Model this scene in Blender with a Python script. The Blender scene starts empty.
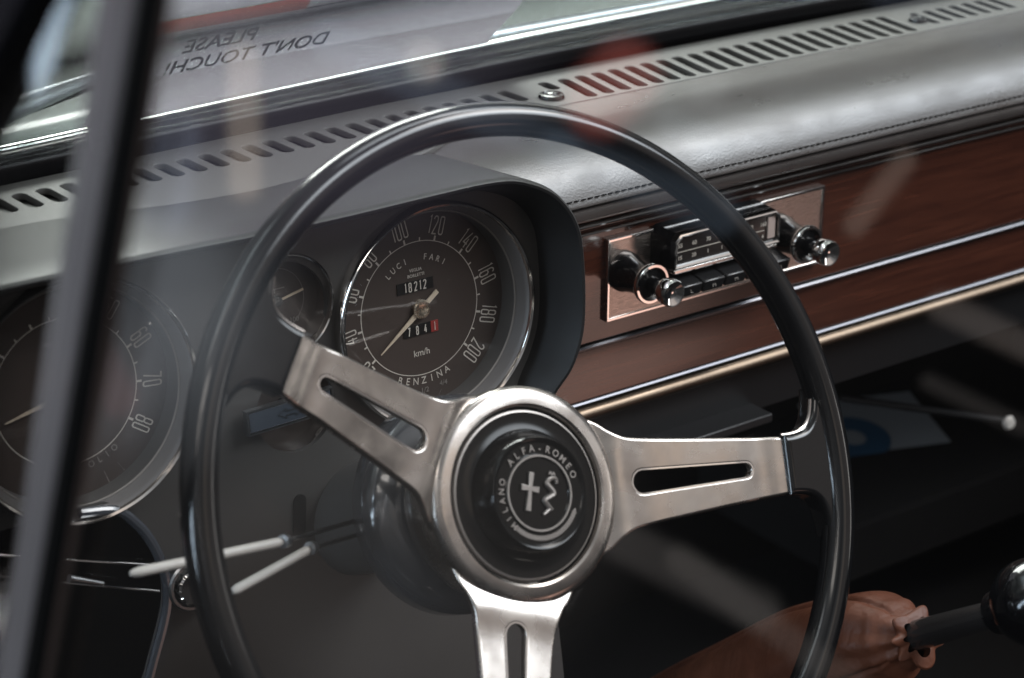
import bpy, bmesh, math, random
from mathutils import Vector, Matrix
random.seed(4)
R = math.radians
SC = bpy.context.scene
COL = SC.collection

# ------------------------------------------------------------------ camera
cam = bpy.data.cameras.new('camera')
co = bpy.data.objects.new('camera', cam); COL.objects.link(co)
cr = Vector((0.80926946, -0.58742132, 0.00437505)); cu = Vector((0.2235199, 0.31480582, 0.922462))
cf = Vector((0.54325114, 0.74554241, -0.3860631))
M = Matrix((cr, cu, -cf)).transposed().to_4x4(); M.translation = Vector((-0.6114753, -0.92857417, 0.44613592))
co.matrix_world = M
cam.sensor_width = 36; cam.lens = 2101.7 / 1024 * 36
cam.clip_start = .02; cam.clip_end = 200
cam.dof.use_dof = True; cam.dof.focus_distance = 1.19; cam.dof.aperture_fstop = 8.6
SC.camera = co
SC.view_settings.view_transform = 'Standard'; SC.view_settings.look = 'None'
SC.view_settings.exposure = 0; SC.view_settings.gamma = 1
SC.cycles.transparent_max_bounces = 24; SC.cycles.max_bounces = 6
SC.cycles.caustics_reflective = False; SC.cycles.caustics_refractive = False

# ------------------------------------------------------------------ world: the dim exhibition hall around the car
W = bpy.data.worlds.new('World'); SC.world = W; W.use_nodes = True
wn = W.node_tree; wn.nodes.clear()
def wnode(t, **k):
    n = wn.nodes.new(t)
    for a, b in k.items(): setattr(n, a, b)
    return n
def wl(a, b): wn.links.new(a, b)
def wmath(op, a, b=None, c=None, clamp=False):
    n = wnode('ShaderNodeMath', operation=op, use_clamp=clamp)
    for i, v in enumerate((a, b, c)):
        if v is None: continue
        if isinstance(v, (int, float)): n.inputs[i].default_value = v
        else: wl(v, n.inputs[i])
    return n.outputs[0]
def wvec(op, a, b=None, scale=None):
    n = wnode('ShaderNodeVectorMath', operation=op)
    for i, v in enumerate((a, b)):
        if v is None: continue
        if isinstance(v, (tuple, list, Vector)): n.inputs[i].default_value = v
        else: wl(v, n.inputs[i])
    if scale is not None: wl(scale, n.inputs[3])
    return n
tc = wnode('ShaderNodeTexCoord')
DIR = wvec('NORMALIZE', tc.outputs['Generated']).outputs[0]
sep = wnode('ShaderNodeSeparateXYZ'); wl(DIR, sep.inputs[0])
ramp = wnode('ShaderNodeValToRGB')
wl(wmath('MULTIPLY_ADD', sep.outputs[2], .5, .5), ramp.inputs[0])
cr_ = ramp.color_ramp
cr_.elements[0].position = 0; cr_.elements[0].color = (.018, .018, .018, 1)
cr_.elements[1].position = 1; cr_.elements[1].color = (.62, .63, .64, 1)
for p, c_ in ((.40, (.03, .03, .031)), (.52, (.09, .09, .092)), (.62, (.24, .235, .24)), (.8, (.45, .46, .47))):
    e = cr_.elements.new(p); e.color = (*c_, 1)
noi = wnode('ShaderNodeTexNoise'); noi.inputs['Scale'].default_value = 3.2; noi.inputs['Detail'].default_value = 3
wl(DIR, noi.inputs['Vector'])
mr = wnode('ShaderNodeMapRange'); wl(noi.outputs[0], mr.inputs[0])
mr.inputs[1].default_value = .35; mr.inputs[2].default_value = .68; mr.inputs[3].default_value = .45; mr.inputs[4].default_value = 1.5
acc = wvec('SCALE', ramp.outputs[0], scale=mr.outputs[0]).outputs[0]
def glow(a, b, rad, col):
    """a soft glowing strip painted into the world colour, from direction a to direction b"""
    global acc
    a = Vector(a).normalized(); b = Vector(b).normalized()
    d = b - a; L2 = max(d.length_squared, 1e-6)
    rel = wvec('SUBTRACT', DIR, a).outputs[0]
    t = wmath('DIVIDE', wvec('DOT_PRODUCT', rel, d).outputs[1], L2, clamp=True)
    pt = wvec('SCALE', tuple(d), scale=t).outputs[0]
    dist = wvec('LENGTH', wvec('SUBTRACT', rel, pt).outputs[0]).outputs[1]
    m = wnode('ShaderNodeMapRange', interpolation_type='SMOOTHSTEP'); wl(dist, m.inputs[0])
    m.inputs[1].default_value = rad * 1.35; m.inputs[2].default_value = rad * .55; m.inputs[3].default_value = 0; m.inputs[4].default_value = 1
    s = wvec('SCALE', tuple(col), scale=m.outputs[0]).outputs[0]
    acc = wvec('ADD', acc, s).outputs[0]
# streaks and veil painted into the world for the door glass to mirror
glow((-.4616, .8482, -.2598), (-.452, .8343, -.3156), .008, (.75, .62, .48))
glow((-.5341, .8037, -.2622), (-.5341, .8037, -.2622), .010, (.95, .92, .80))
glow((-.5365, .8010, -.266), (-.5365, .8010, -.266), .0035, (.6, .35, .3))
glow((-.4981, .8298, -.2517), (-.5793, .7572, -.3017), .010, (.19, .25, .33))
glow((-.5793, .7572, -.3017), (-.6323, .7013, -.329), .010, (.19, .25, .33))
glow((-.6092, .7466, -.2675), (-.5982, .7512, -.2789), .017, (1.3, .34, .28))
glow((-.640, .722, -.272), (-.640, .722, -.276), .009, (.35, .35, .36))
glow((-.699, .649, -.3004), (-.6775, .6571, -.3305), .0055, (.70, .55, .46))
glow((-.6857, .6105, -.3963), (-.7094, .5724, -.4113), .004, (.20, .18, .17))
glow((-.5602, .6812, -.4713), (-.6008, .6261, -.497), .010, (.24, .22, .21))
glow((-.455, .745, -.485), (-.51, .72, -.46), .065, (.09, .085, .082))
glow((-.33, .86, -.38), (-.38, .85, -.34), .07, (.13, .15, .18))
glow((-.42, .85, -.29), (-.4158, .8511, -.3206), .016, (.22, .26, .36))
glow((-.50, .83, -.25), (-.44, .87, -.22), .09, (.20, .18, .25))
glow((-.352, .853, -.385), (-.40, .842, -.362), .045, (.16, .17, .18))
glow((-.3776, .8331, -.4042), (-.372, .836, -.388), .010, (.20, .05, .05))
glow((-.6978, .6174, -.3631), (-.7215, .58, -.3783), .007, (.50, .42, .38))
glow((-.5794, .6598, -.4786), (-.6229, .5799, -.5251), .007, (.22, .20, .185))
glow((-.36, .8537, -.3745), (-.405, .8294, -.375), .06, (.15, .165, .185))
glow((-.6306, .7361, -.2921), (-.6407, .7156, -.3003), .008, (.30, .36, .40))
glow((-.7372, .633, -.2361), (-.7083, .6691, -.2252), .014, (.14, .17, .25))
# bright patches added to the world for highlights on metal, leather and gloss
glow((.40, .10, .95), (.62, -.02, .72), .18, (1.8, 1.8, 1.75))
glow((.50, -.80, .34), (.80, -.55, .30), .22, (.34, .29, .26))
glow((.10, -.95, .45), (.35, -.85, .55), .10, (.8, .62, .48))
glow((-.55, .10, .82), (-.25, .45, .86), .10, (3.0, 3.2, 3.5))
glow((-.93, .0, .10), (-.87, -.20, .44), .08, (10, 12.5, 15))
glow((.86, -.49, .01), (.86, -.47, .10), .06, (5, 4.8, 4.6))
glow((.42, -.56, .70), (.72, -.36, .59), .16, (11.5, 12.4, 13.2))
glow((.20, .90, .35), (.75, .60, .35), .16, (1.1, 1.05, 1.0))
glow((.555, -.745, -.37), (.51, -.775, -.37), .075, (1.9, 1.2, 1.0))  # warm patch added in place of seats, to tint the radio plate
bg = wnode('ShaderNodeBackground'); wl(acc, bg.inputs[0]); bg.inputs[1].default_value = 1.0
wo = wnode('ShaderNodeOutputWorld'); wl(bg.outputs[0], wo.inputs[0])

def area(name, loc, target, size, size_y, power, col):
    l = bpy.data.lights.new(name, 'AREA'); l.shape = 'RECTANGLE'; l.size = size; l.size_y = size_y; l.energy = power; l.color = col
    o = bpy.data.objects.new(name, l); COL.objects.link(o); o.location = loc
    o.rotation_euler = (Vector(target) - Vector(loc)).to_track_quat('-Z', 'Y').to_euler()
    return o
area('hall_lamp_front', (.9, 2.2, 2.0), (.1, .1, 0), 1.6, 1.0, 130, (1, .985, .96))
area('pad_fill_light', (1.9, -1.0, 2.4), (.35, .05, .05), 1.2, .8, 42, (1, .965, .93))  # unseen light added to brighten the front roll of the pad
area('side_fill_light', (-1.6, -1.5, 2.1), (0, 0, 0), 1.0, .7, 10, (1, .93, .86))  # unseen fill added to lift the divider bar and dash faces

# ------------------------------------------------------------------ materials
def mat(name, base=(.5, .5, .5), rough=.5, metal=0, spec=.5, coat=0, coat_rough=.05, bump=None, vary=None, rvary=None, emis=None, aniso=0):
    m = bpy.data.materials.new(name); m.use_nodes = True
    nt = m.node_tree; b = nt.nodes['Principled BSDF']
    b.inputs['Base Color'].default_value = (*base, 1); b.inputs['Roughness'].default_value = rough
    b.inputs['Metallic'].default_value = metal; b.inputs['Specular IOR Level'].default_value = spec
    b.inputs['Coat Weight'].default_value = coat; b.inputs['Coat Roughness'].default_value = coat_rough
    b.inputs['Anisotropic'].default_value = aniso
    t = nt.nodes.new('ShaderNodeTexCoord')
    def noise(scale, detail, st=(1, 1, 1)):
        mp = nt.nodes.new('ShaderNodeMapping'); mp.inputs['Scale'].default_value = st
        nt.links.new(t.outputs['Object'], mp.inputs[0])
        n = nt.nodes.new('ShaderNodeTexNoise'); n.inputs['Scale'].default_value = scale; n.inputs['Detail'].default_value = detail
        nt.links.new(mp.outputs[0], n.inputs['Vector']); return n.outputs[0]
    if vary:   # (second colour, scale, stretch)
        n = noise(vary[1], 4, vary[2]); r = nt.nodes.new('ShaderNodeValToRGB')
        r.color_ramp.elements[0].position = .36; r.color_ramp.elements[1].position = .66
        r.color_ramp.elements[0].color = (*base, 1); r.color_ramp.elements[1].color = (*vary[0], 1)
        nt.links.new(n, r.inputs[0]); nt.links.new(r.outputs[0], b.inputs['Base Color'])
    if rvary:  # (scale, stretch, amount)
        n = noise(rvary[0], 4, rvary[1]); mr = nt.nodes.new('ShaderNodeMapRange')
        mr.inputs[3].default_value = max(0, rough - rvary[2]); mr.inputs[4].default_value = rough + rvary[2]
        mr.inputs[1].default_value = .3; mr.inputs[2].default_value = .7
        nt.links.new(n, mr.inputs[0]); nt.links.new(mr.outputs[0], b.inputs['Roughness'])
    if bump:   # (scale, strength, distance, stretch)
        n = noise(bump[0], 3, bump[3] if len(bump) > 3 else (1, 1, 1)); bp = nt.nodes.new('ShaderNodeBump')
        bp.inputs['Strength'].default_value = bump[1]; bp.inputs['Distance'].default_value = bump[2]
        nt.links.new(n, bp.inputs['Height']); nt.links.new(bp.outputs[0], b.inputs['Normal'])
    if emis:
        b.inputs['Emission Color'].default_value = (*emis[0], 1); b.inputs['Emission Strength'].default_value = emis[1]
    return m
def glassmat(name, tint=(1, 1, 1), f0=.04):
    m = bpy.data.materials.new(name); m.use_nodes = True; nt = m.node_tree; nt.nodes.clear()
    g = nt.nodes.new('ShaderNodeNewGeometry'); dp = nt.nodes.new('ShaderNodeVectorMath'); dp.operation = 'DOT_PRODUCT'
    nt.links.new(g.outputs['Incoming'], dp.inputs[0]); nt.links.new(g.outputs['Normal'], dp.inputs[1])
    def mt(op, a, b):
        n = nt.nodes.new('ShaderNodeMath'); n.operation = op
        for i, v in enumerate((a, b)):
            if v is None: continue
            if isinstance(v, (int, float)): n.inputs[i].default_value = v
            else: nt.links.new(v, n.inputs[i])
        return n.outputs[0]
    c = mt('ABSOLUTE', dp.outputs[1], None); f = mt('POWER', mt('SUBTRACT', 1.0, c), 5)
    f = mt('ADD', mt('MULTIPLY', f, 1 - f0), f0)
    tr = nt.nodes.new('ShaderNodeBsdfTransparent'); tr.inputs[0].default_value = (*tint, 1)
    gl = nt.nodes.new('ShaderNodeBsdfGlossy'); gl.inputs['Roughness'].default_value = .01
    mx = nt.nodes.new('ShaderNodeMixShader'); nt.links.new(f, mx.inputs[0]); nt.links.new(tr.outputs[0], mx.inputs[1]); nt.links.new(gl.outputs[0], mx.inputs[2])
    o = nt.nodes.new('ShaderNodeOutputMaterial'); nt.links.new(mx.outputs[0], o.inputs[0])
    return m
GLOSS = mat('black_gloss_plastic', (.004, .004, .0045), .13, spec=.42, rvary=(60, (1, 1, 1), .05))
SATINB = mat('black_satin_plastic', (.010, .010, .011), .42, spec=.4, bump=(900, .15, .0003))
RUBBER = mat('black_rubber', (.005, .005, .006), .20, spec=.09)
TOPGREY = mat('grey_grained_plastic', (.10, .098, .093), .50, spec=.45, vary=((.12, .117, .112), 7, (1, 1, 1)), bump=(1400, .25, .0004))
HOODG = mat('hood_grained_plastic', (.024, .024, .024), .42, spec=.42, vary=((.034, .034, .033), 9, (1, 1, 1)), bump=(1400, .25, .0004))
LEATHER = mat('black_leather', (.034, .029, .028), .33, spec=.7, vary=((.044, .038, .036), 18, (1, 1.6, 1)), rvary=(26, (1, 2.2, 1), .07), bump=(800, .27, .0006))
FACEB = mat('matt_black_panel', (.010, .010, .0105), .55, spec=.35, bump=(1200, .15, .0003))
PANELG = mat('dark_grey_painted_panel', (.050, .0475, .0455), .42, spec=.5, vary=((.060, .057, .0545), 9, (1, 1, 1)))
DIAL = mat('dial_face_paint', (.060, .046, .040), .42, spec=.4)
INK = mat('dial_print', (.60, .56, .50), .6)
INKDIM = mat('dial_small_print', (.24, .22, .20), .6)
RED = mat('red_print', (.30, .035, .03), .5)
DRUM = mat('counter_drum', (.006, .006, .006), .4)
NEEDLE = mat('needle_paint', (.62, .52, .40), .45)
BRASS = mat('needle_cap_metal', (.80, .70, .56), .25, metal=1, rvary=(300, (1, 1, 1), .1))
CHROME = mat('chrome', (.82, .80, .78), .08, metal=1)
TRIM = mat('fascia_beading', (.12, .12, .13), .28, metal=1)
CHROMEW = mat('warm_polished_trim', (.13, .098, .072), .36, metal=1, rvary=(40, (1, 30, 30), .06))
ALU = mat('satin_aluminium', (.385, .355, .33), .25, metal=1, vary=((.45, .415, .385), 60, (1, 1, 1)), rvary=(45, (1, 1, 1), .08), bump=(26, .22, .0016))
PLATE = mat('radio_plate_metal', (.70, .62, .57), .30, metal=1, rvary=(200, (1, 40, 40), .08))
WHITEP = mat('cream_plastic', (.56, .53, .49), .35)
DARKST = mat('blackened_steel', (.10, .10, .10), .25, metal=1)
STEEL = mat('dull_steel', (.35, .36, .37), .3, metal=1)
CARPET = mat('black_carpet', (.006, .0055, .0055), .95, spec=.1, bump=(700, .6, .002))
BROWNL = mat('brown_leather', (.085, .027, .0135), .50, spec=.32, vary=((.115, .038, .019), 22, (1, 1, 1)), bump=(55, .55, .006))
GREENP = mat('grey_green_car_paint', (.30, .345, .32), .25, coat=.6, vary=((.34, .38, .355), 3, (1, 1, 1)))
HALLF = mat('hall_floor_paint', (.16, .155, .15), .4, vary=((.20, .195, .19), 2, (1, 1, 1)))
GLASS = glassmat('clear_glass')
GLASSG = glassmat('windscreen_glass', (.93, .965, .95))
GLASSD = glassmat('dial_glass', (1, 1, 1), .03)

# wood with a long grain
WOOD = mat('varnished_wood', (.06, .016, .009), .20, spec=.5, coat=.7, coat_rough=.06)
nt = WOOD.node_tree; b = nt.nodes['Principled BSDF']
t = nt.nodes.new('ShaderNodeTexCoord'); mp = nt.nodes.new('ShaderNodeMapping'); mp.inputs['Scale'].default_value = (3.0, 1, 52)
nt.links.new(t.outputs['Object'], mp.inputs[0])
n1 = nt.nodes.new('ShaderNodeTexNoise'); n1.inputs['Scale'].default_value = 3.0; n1.inputs['Detail'].default_value = 10; n1.inputs['Distortion'].default_value = 1.6
nt.links.new(mp.outputs[0], n1.inputs['Vector'])
rp = nt.nodes.new('ShaderNodeValToRGB'); rp.color_ramp.elements[0].position = .33; rp.color_ramp.elements[1].position = .68
rp.color_ramp.elements[0].color = (.040, .0115, .0068, 1); rp.color_ramp.elements[1].color = (.074, .0225, .0125, 1)
nt.links.new(n1.outputs[0], rp.inputs[0]); nt.links.new(rp.outputs[0], b.inputs['Base Color'])

# ------------------------------------------------------------------ helpers
def tag(o, label, cat, group=None, kind=None):
    o['label'] = label; o['category'] = cat
    if group: o['group'] = group
    if kind: o['kind'] = kind
    return o
def empty(name, loc=(0, 0, 0), rot=(0, 0, 0)):
    o = bpy.data.objects.new(name, None); COL.objects.link(o); o.location = loc; o.rotation_euler = rot; o.empty_display_size = .02
    return o
def link(name, me, m, parent=None, angle=35, bevel=0, loc=None, rot=None, seg=2):
    o = bpy.data.objects.new(name, me); COL.objects.link(o)
    if m and not me.materials: me.materials.append(m)
    if parent: o.parent = parent
    if loc is not None: o.location = loc
    if rot is not None: o.rotation_euler = rot
    for p in me.polygons: p.use_smooth = True
    try: me.set_sharp_from_angle(angle=R(angle))
    except Exception: pass
    if bevel:
        bv = o.modifiers.new('bevel', 'BEVEL'); bv.width = bevel; bv.segments = seg; bv.limit_method = 'ANGLE'; bv.angle_limit = R(40); bv.harden_normals = False
    return o
class MB:
    def __init__(s): s.v = []; s.f = []
    def add(s, vs, fs):
        o = len(s.v); s.v += [tuple(p) for p in vs]; s.f += [tuple(i + o for i in f) for f in fs]; return s
    def box(s, x0, x1, y0, y1, z0, z1, mx=None):
        vs = [Vector((x, y, z)) for x in (x0, x1) for y in (y0, y1) for z in (z0, z1)]
        if mx: vs = [mx @ p for p in vs]
        return s.add(vs, [(0, 1, 3, 2), (4, 6, 7, 5), (0, 4, 5, 1), (2, 3, 7, 6), (0, 2, 6, 4), (1, 5, 7, 3)])
    def lathe(s, prof, n=64, c=(0, 0, 0), close=False, a0=0, a1=2 * math.pi, ax='z', ell=1.0):
        full = abs(a1 - a0 - 2 * math.pi) < 1e-6; k = n if full else n + 1; vs = []
        for (r, h) in prof:
            for i in range(k):
                a = a0 + (a1 - a0) * i / n
                p = (r * math.cos(a), r * math.sin(a) * ell, h)
                if ax == 'y': p = (p[0], -p[2], p[1])
                vs.append((p[0] + c[0], p[1] + c[1], p[2] + c[2]))
        fs = []; m = len(prof)
        for j in range(m - 1 + (1 if close else 0)):
            for i in range(k - (0 if full else 1)):
                a, b_ = j * k + i, j * k + (i + 1) % k; jj = (j + 1) % m
                fs.append((a, b_, jj * k + (i + 1) % k, jj * k + i))
        return s.add(vs, fs)
    def disc(s, r, h=0, c=(0, 0), n=64):
        return s.add([(c[0] + r * math.cos(2 * math.pi * i / n), c[1] + r * math.sin(2 * math.pi * i / n), h) for i in range(n)], [tuple(range(n))])
    def tube(s, pts, rad, n=12, closed=False, caps=True, sy=1.0):
        pts = [Vector(p) for p in pts]; m = len(pts)
        if not isinstance(rad, (list, tuple)): rad = [rad] * m
        up = None; vs = []
        for i, p in enumerate(pts):
            if closed: t = (pts[(i + 1) % m] - pts[i - 1]).normalized()
            else: t = (pts[min(i + 1, m - 1)] - pts[max(i - 1, 0)]).normalized()
            if up is None: up = t.orthogonal().normalized()
            up = (up - t * up.dot(t)).normalized(); sd = t.cross(up)
            for k in range(n):
                a = 2 * math.pi * k / n; vs.append(p + (up * math.cos(a) + sd * math.sin(a) * sy) * rad[i])
        fs = []
        for i in range(m - (0 if closed else 1)):
            for k in range(n):
                a = i * n + k; b_ = i * n + (k + 1) % n; j = (i + 1) % m
                fs.append((a, b_, j * n + (k + 1) % n, j * n + k))
        if caps and not closed: fs += [tuple(range(n))[::-1], tuple(range((m - 1) * n, m * n))]
        return s.add(vs, fs)
    def sweep(s, prof, xs, n_close=False):
        """profile of (y, z) points swept along x"""
        k = len(prof); vs = [(x, y, z) for x in xs for (y, z) in prof]; fs = []
        for i in range(len(xs) - 1):
            for j in range(k - (0 if n_close else 1)):
                a = i * k + j; b_ = i * k + (j + 1) % k
                fs.append((a, b_, b_ + k, a + k))
        return s.add(vs, fs)
    def mesh(s, name='m'):
        me = bpy.data.meshes.new(name); me.from_pydata(s.v, [], s.f)
        bm = bmesh.new(); bm.from_mesh(me); bmesh.ops.remove_doubles(bm, verts=bm.verts, dist=1e-6); bmesh.ops.recalc_face_normals(bm, faces=bm.faces); bm.to_mesh(me); bm.free()
        return me
    def build(s, name, m, parent=None, **k): return link(name, s.mesh(name), m, parent, **k)
def curve_mesh(cu, name):
    o = bpy.data.objects.new('tmp', cu); COL.objects.link(o)
    dg = bpy.context.evaluated_depsgraph_get(); dg.update()
    me = bpy.data.meshes.new_from_object(o.evaluated_get(dg)); me.name = name
    bpy.data.objects.remove(o); bpy.data.curves.remove(cu)
    return me
def flat(outlines, thick, bevel=0, name='plate', res=2):
    """plate in the XY plane from an outline and its holes, thick in z, centred on z = 0"""
    cu = bpy.data.curves.new(name, 'CURVE'); cu.dimensions = '2D'; cu.fill_mode = 'BOTH'
    for ol in outlines:
        sp = cu.splines.new('POLY'); sp.points.add(len(ol) - 1)
        for i, p in enumerate(ol): sp.points[i].co = (p[0], p[1], 0, 1)
        sp.use_cyclic_u = True
    cu.extrude = max(thick / 2 - bevel, 0); cu.bevel_depth = bevel; cu.bevel_resolution = res; cu.offset = -bevel
    return curve_mesh(cu, name)
def text_mesh(body, size, extrude=.0002, name='lettering', sx=1.0, spacing=1.0, bold=0.0):
    cu = bpy.data.curves.new(name, 'FONT'); cu.body = body; cu.size = size; cu.extrude = extrude; cu.align_x = 'CENTER'; cu.align_y = 'CENTER'
    cu.space_character = spacing; cu.offset = bold; cu.resolution_u = 4
    me = curve_mesh(cu, name)
    for v in me.vertices: v.co.x *= sx
    return me
def place(me, mx):
    me = me.copy(); me.transform(mx); return me
def join(meshes, name):
    bm = bmesh.new()
    for m in meshes: bm.from_mesh(m)
    me = bpy.data.meshes.new(name); bm.to_mesh(me); bm.free(); return me
def T2(x, y, z=0, a=0, s=1): return Matrix.Translation((x, y, z)) @ Matrix.Rotation(a, 4, 'Z') @ Matrix.Diagonal((s, s, s, 1))
def slot_outline(x0, y0, x1, y1, r0, r1=None, n=8):
    r1 = r0 if r1 is None else r1; a = math.atan2(y1 - y0, x1 - x0); o = []
    for i in range(n + 1): t = a + math.pi / 2 + math.pi * i / n; o.append((x0 + r0 * math.cos(t), y0 + r0 * math.sin(t)))
    for i in range(n + 1): t = a - math.pi / 2 + math.pi * i / n; o.append((x1 + r1 * math.cos(t), y1 + r1 * math.sin(t)))
    return o
def densify(ol, step=.004, closed=True):
    out = []; n = len(ol)
    for i in range(n if closed else n - 1):
        a = Vector(ol[i]); b_ = Vector(ol[(i + 1) % n]); k = max(1, int((b_ - a).length / step))
        out += [tuple(a.lerp(b_, j / k)) for j in range(k)]
    if not closed: out.append(tuple(ol[-1]))
    return out
def spline(pts, n=8, closed=False):
    """Catmull-Rom through the points, any dimension"""
    P = [Vector(p) for p in pts]; m = len(P); out = []
    for i in range(m if closed else m - 1):
        if closed: p0, p1, p2, p3 = P[i - 1], P[i], P[(i + 1) % m], P[(i + 2) % m]
        else: p0, p1, p2, p3 = P[max(i - 1, 0)], P[i], P[i + 1], P[min(i + 2, m - 1)]
        for j in range(n):
            t = j / n; out.append(.5 * ((2 * p1) + (p2 - p0) * t + (2 * p0 - 5 * p1 + 4 * p2 - p3) * t * t + (3 * p1 - p0 - 3 * p2 + p3) * t ** 3))
    if not closed: out.append(P[-1])
    return [tuple(p) for p in out]

TAU = .0993
DROT = (math.pi / 2 - TAU, 0, 0)                    # a frame lying in the dial plane: x right, y up the dial, z to the driver
def dash(x, d, h): return Vector((x, d * math.sin(TAU) - h * math.cos(TAU), d * math.cos(TAU) + h * math.sin(TAU)))

# ------------------------------------------------------------------ setting
fl = MB().box(-.41, 1.0, -.50, .5, -.52, -.50).build('floor', CARPET); fl['kind'] = 'structure'
fw = MB().box(-.42, .98, .34, .36, -.5, .02).build('wall', CARPET); fw['kind'] = 'structure'

# ------------------------------------------------------------------ dashboard
DB = tag(empty('dashboard'), 'car dashboard with slotted grey top, black leather pad and dark wood fascia', 'dashboard')
XR = .92
# slotted top panel
slots = []
x = -.2900
while x < .160:
    yc = .1085 + .0065 * max(-1, min(1, (x + .02) / .17)) - .0015
    slots.append(slot_outline(x, yc + .0095, x + .001, yc - .0095, .0041)); x += .01455
slots.append(slot_outline(.1800, .1235, .1795, .1130, .0041))
x = .1955
while x < .488:
    slots.append(slot_outline(x, .1225, x - .006, .0865, .0041)); x += .01375
x = .512
while x < .60:
    slots.append(slot_outline(x, .1165, x - .004, .0925, .0038)); x += .0135
ol = densify([(-.40, .02), (.03, .044), (.10, .0785), (.30, .0785), (XR, .0785), (XR, .1470), (.30, .1478), (-.05, .1440), (-.40, .1340)], .03)
me = flat([ol] + slots, .004, .0006, 'top_panel')
tp = link('top_panel', me, TOPGREY, DB, loc=(0, 0, .072))
# air duct beneath the slots
MB().box(-.39, XR - .01, .082, .130, .030, .069).build('air_duct', DRUM, DB)
def screw(x, y, z, s=1):
    p = MB().lathe([(0, 0), (.0075 * s, 0), (.0085 * s, .0004), (.0078 * s, .0022), (.0060 * s, .0026), (.0052 * s, .0014), (.0044 * s, .0016), (.0036 * s, .0030), (.0016 * s, .0034), (0, .0026)], 32)
    return p.build('screw', DARKST, tp, loc=(x, y, z))
screw(.1650, .0960, .0022); screw(.4990, .1010, .0022, .8)
# leather pad
prof = spline([(.0790, .0735), (.066, .0730), (.050, .0708), (.034, .0650), (.021, .0555), (.0125, .0455), (.0072, .0368), (.0062, .0345)], 5)
pad = MB(); xs = [0.015 + (XR - .015) * i / 60 for i in range(61)]
pad.sweep([(p[0], p[1]) for p in prof], xs).build('leather_pad', LEATHER, DB)
pd = DB.children[-1] if DB.children else None
# seam groove, stitches and the lower padded lip
MB().sweep([(.0062, .0345), (.0095, .0336), (.0095, .0326), (.0060, .0318), (.0052, .0292), (.0056, .0262), (.0085, .0238), (.0160, .0222), (.0300, .0215)], [.0, XR]).build('padded_lip', LEATHER, DB)
st = MB(); x = .09
while x < XR:
    st.tube([(x, .0090, .0383), (x + .0011, .0070, .0391), (x + .0030, .0070, .0391), (x + .0041, .0090, .0383)], .00042, 5); x += .0052
st.build('stitching', mat('black_thread', (.008, .008, .008), .8, spec=.05), DB)
# chrome beading under the lip
MB().tube([(x_, .0168, .0172) for x_ in (.0, .3, .6, XR)], .0015, 10).build('trim_strip', CHROME, DB)
MB().tube([(x_, .0178, .0115) for x_ in (.0, .3, .6, XR)], .0011, 10).build('trim_strip', CHROME, DB)
# wooden fascia, upper and lower board
MB().box(.0, XR, .020, .035, -.0625, .0215).build('wood_board', WOOD, DB, bevel=.0008)
MB().sweep([(.035, -.0665), (.0205, -.0665), (.0195, -.082), (.0195, -.1005), (.035, -.1005)], [.0, XR], True).build('wood_board', WOOD, DB)
MB().sweep([(.024, -.0667), (.0182, -.0664), (.0170, -.0654), (.0170, -.0641), (.0182, -.0631), (.024, -.0628)], [.0, XR]).build('trim_strip', TRIM, DB)
MB().sweep([(.024, -.1030), (.0180, -.1028), (.0172, -.1018), (.0180, -.1008), (.024, -.1006)], [.0, XR]).build('trim_strip', TRIM, DB)
MB().sweep(spline([(.026, -.1036), (.0165, -.1040), (.0130, -.1066), (.0125, -.1096), (.0150, -.1126), (.026, -.1136)], 5), [.0, XR]).build('trim_strip', CHROMEW, DB)
# glovebox shelf under the fascia
MB().sweep([(.022, -.1142), (.026, -.150), (.05, -.160), (.33, -.165), (.33, -.12), (.05, -.116)], [.06, XR], True).build('under_panel', SATINB, DB)
MB().box(.10, .285, .004, .032, -.1500, -.1435).build('shelf_edge', SATINB, DB, bevel=.001)

# instrument hood: outline (x, d) with its own front height
hl = [(-.36, .0800, .045), (-.30, .0803, .045), (-.1939, .0800, .045), (-.127, .0785, .045), (-.0734, .0780, .045), (-.0102, .0788, .045), (.0228, .0786, .045), (.0429, .0757, .045), (.0631, .0665, .045), (.0751, .0555, .045), (.0830, .0420, .045), (.0862, .0254, .045), (.0862, -.0044, .045), (.0830, -.0260, .045), (.0755, -.0445, .0435), (.0660, -.0600, .038), (.0600, -.0800, .030), (.0580, -.100, .024), (.0600, -.130, .020)]
hl = spline(hl, 5)
def ring(inset, fh):
    out = []
    n = len(hl)
    for i, (x_, d_, h_) in enumerate(hl):
        a = Vector(hl[max(i - 1, 0)][:2]); b_ = Vector(hl[min(i + 1, n - 1)][:2]); t_ = (b_ - a).normalized(); nn = Vector((t_.y, -t_.x))
        out.append((x_ + nn.x * inset, d_ + nn.y * inset, fh(h_)))
    return out
def strip(rings):
    m_ = MB(); k = len(rings[0]); vs = [p for r_ in rings for p in r_]; fs = []
    for j in range(len(rings) - 1):
        for i in range(k - 1): a = j * k + i; fs.append((a, a + 1, a + 1 + k, a + k))
    return m_.add(vs, fs)
hood = strip([ring(0, lambda h: -.110), ring(0, lambda h: h - .030), ring(0, lambda h: h - .004), ring(.0006, lambda h: h - .0015), ring(.0020, lambda h: h)])
ho = hood.build('instrument_hood', HOODG, DB, rot=DROT)
inner = strip([ring(.0020, lambda h: h), ring(.0035, lambda h: h - .0004), ring(.0050, lambda h: h - .003), ring(.0090, lambda h: min(h - .010, .030)), ring(.0125, lambda h: .0150)])
inner.build('hood_lining', FACEB, DB, rot=DROT)
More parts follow.
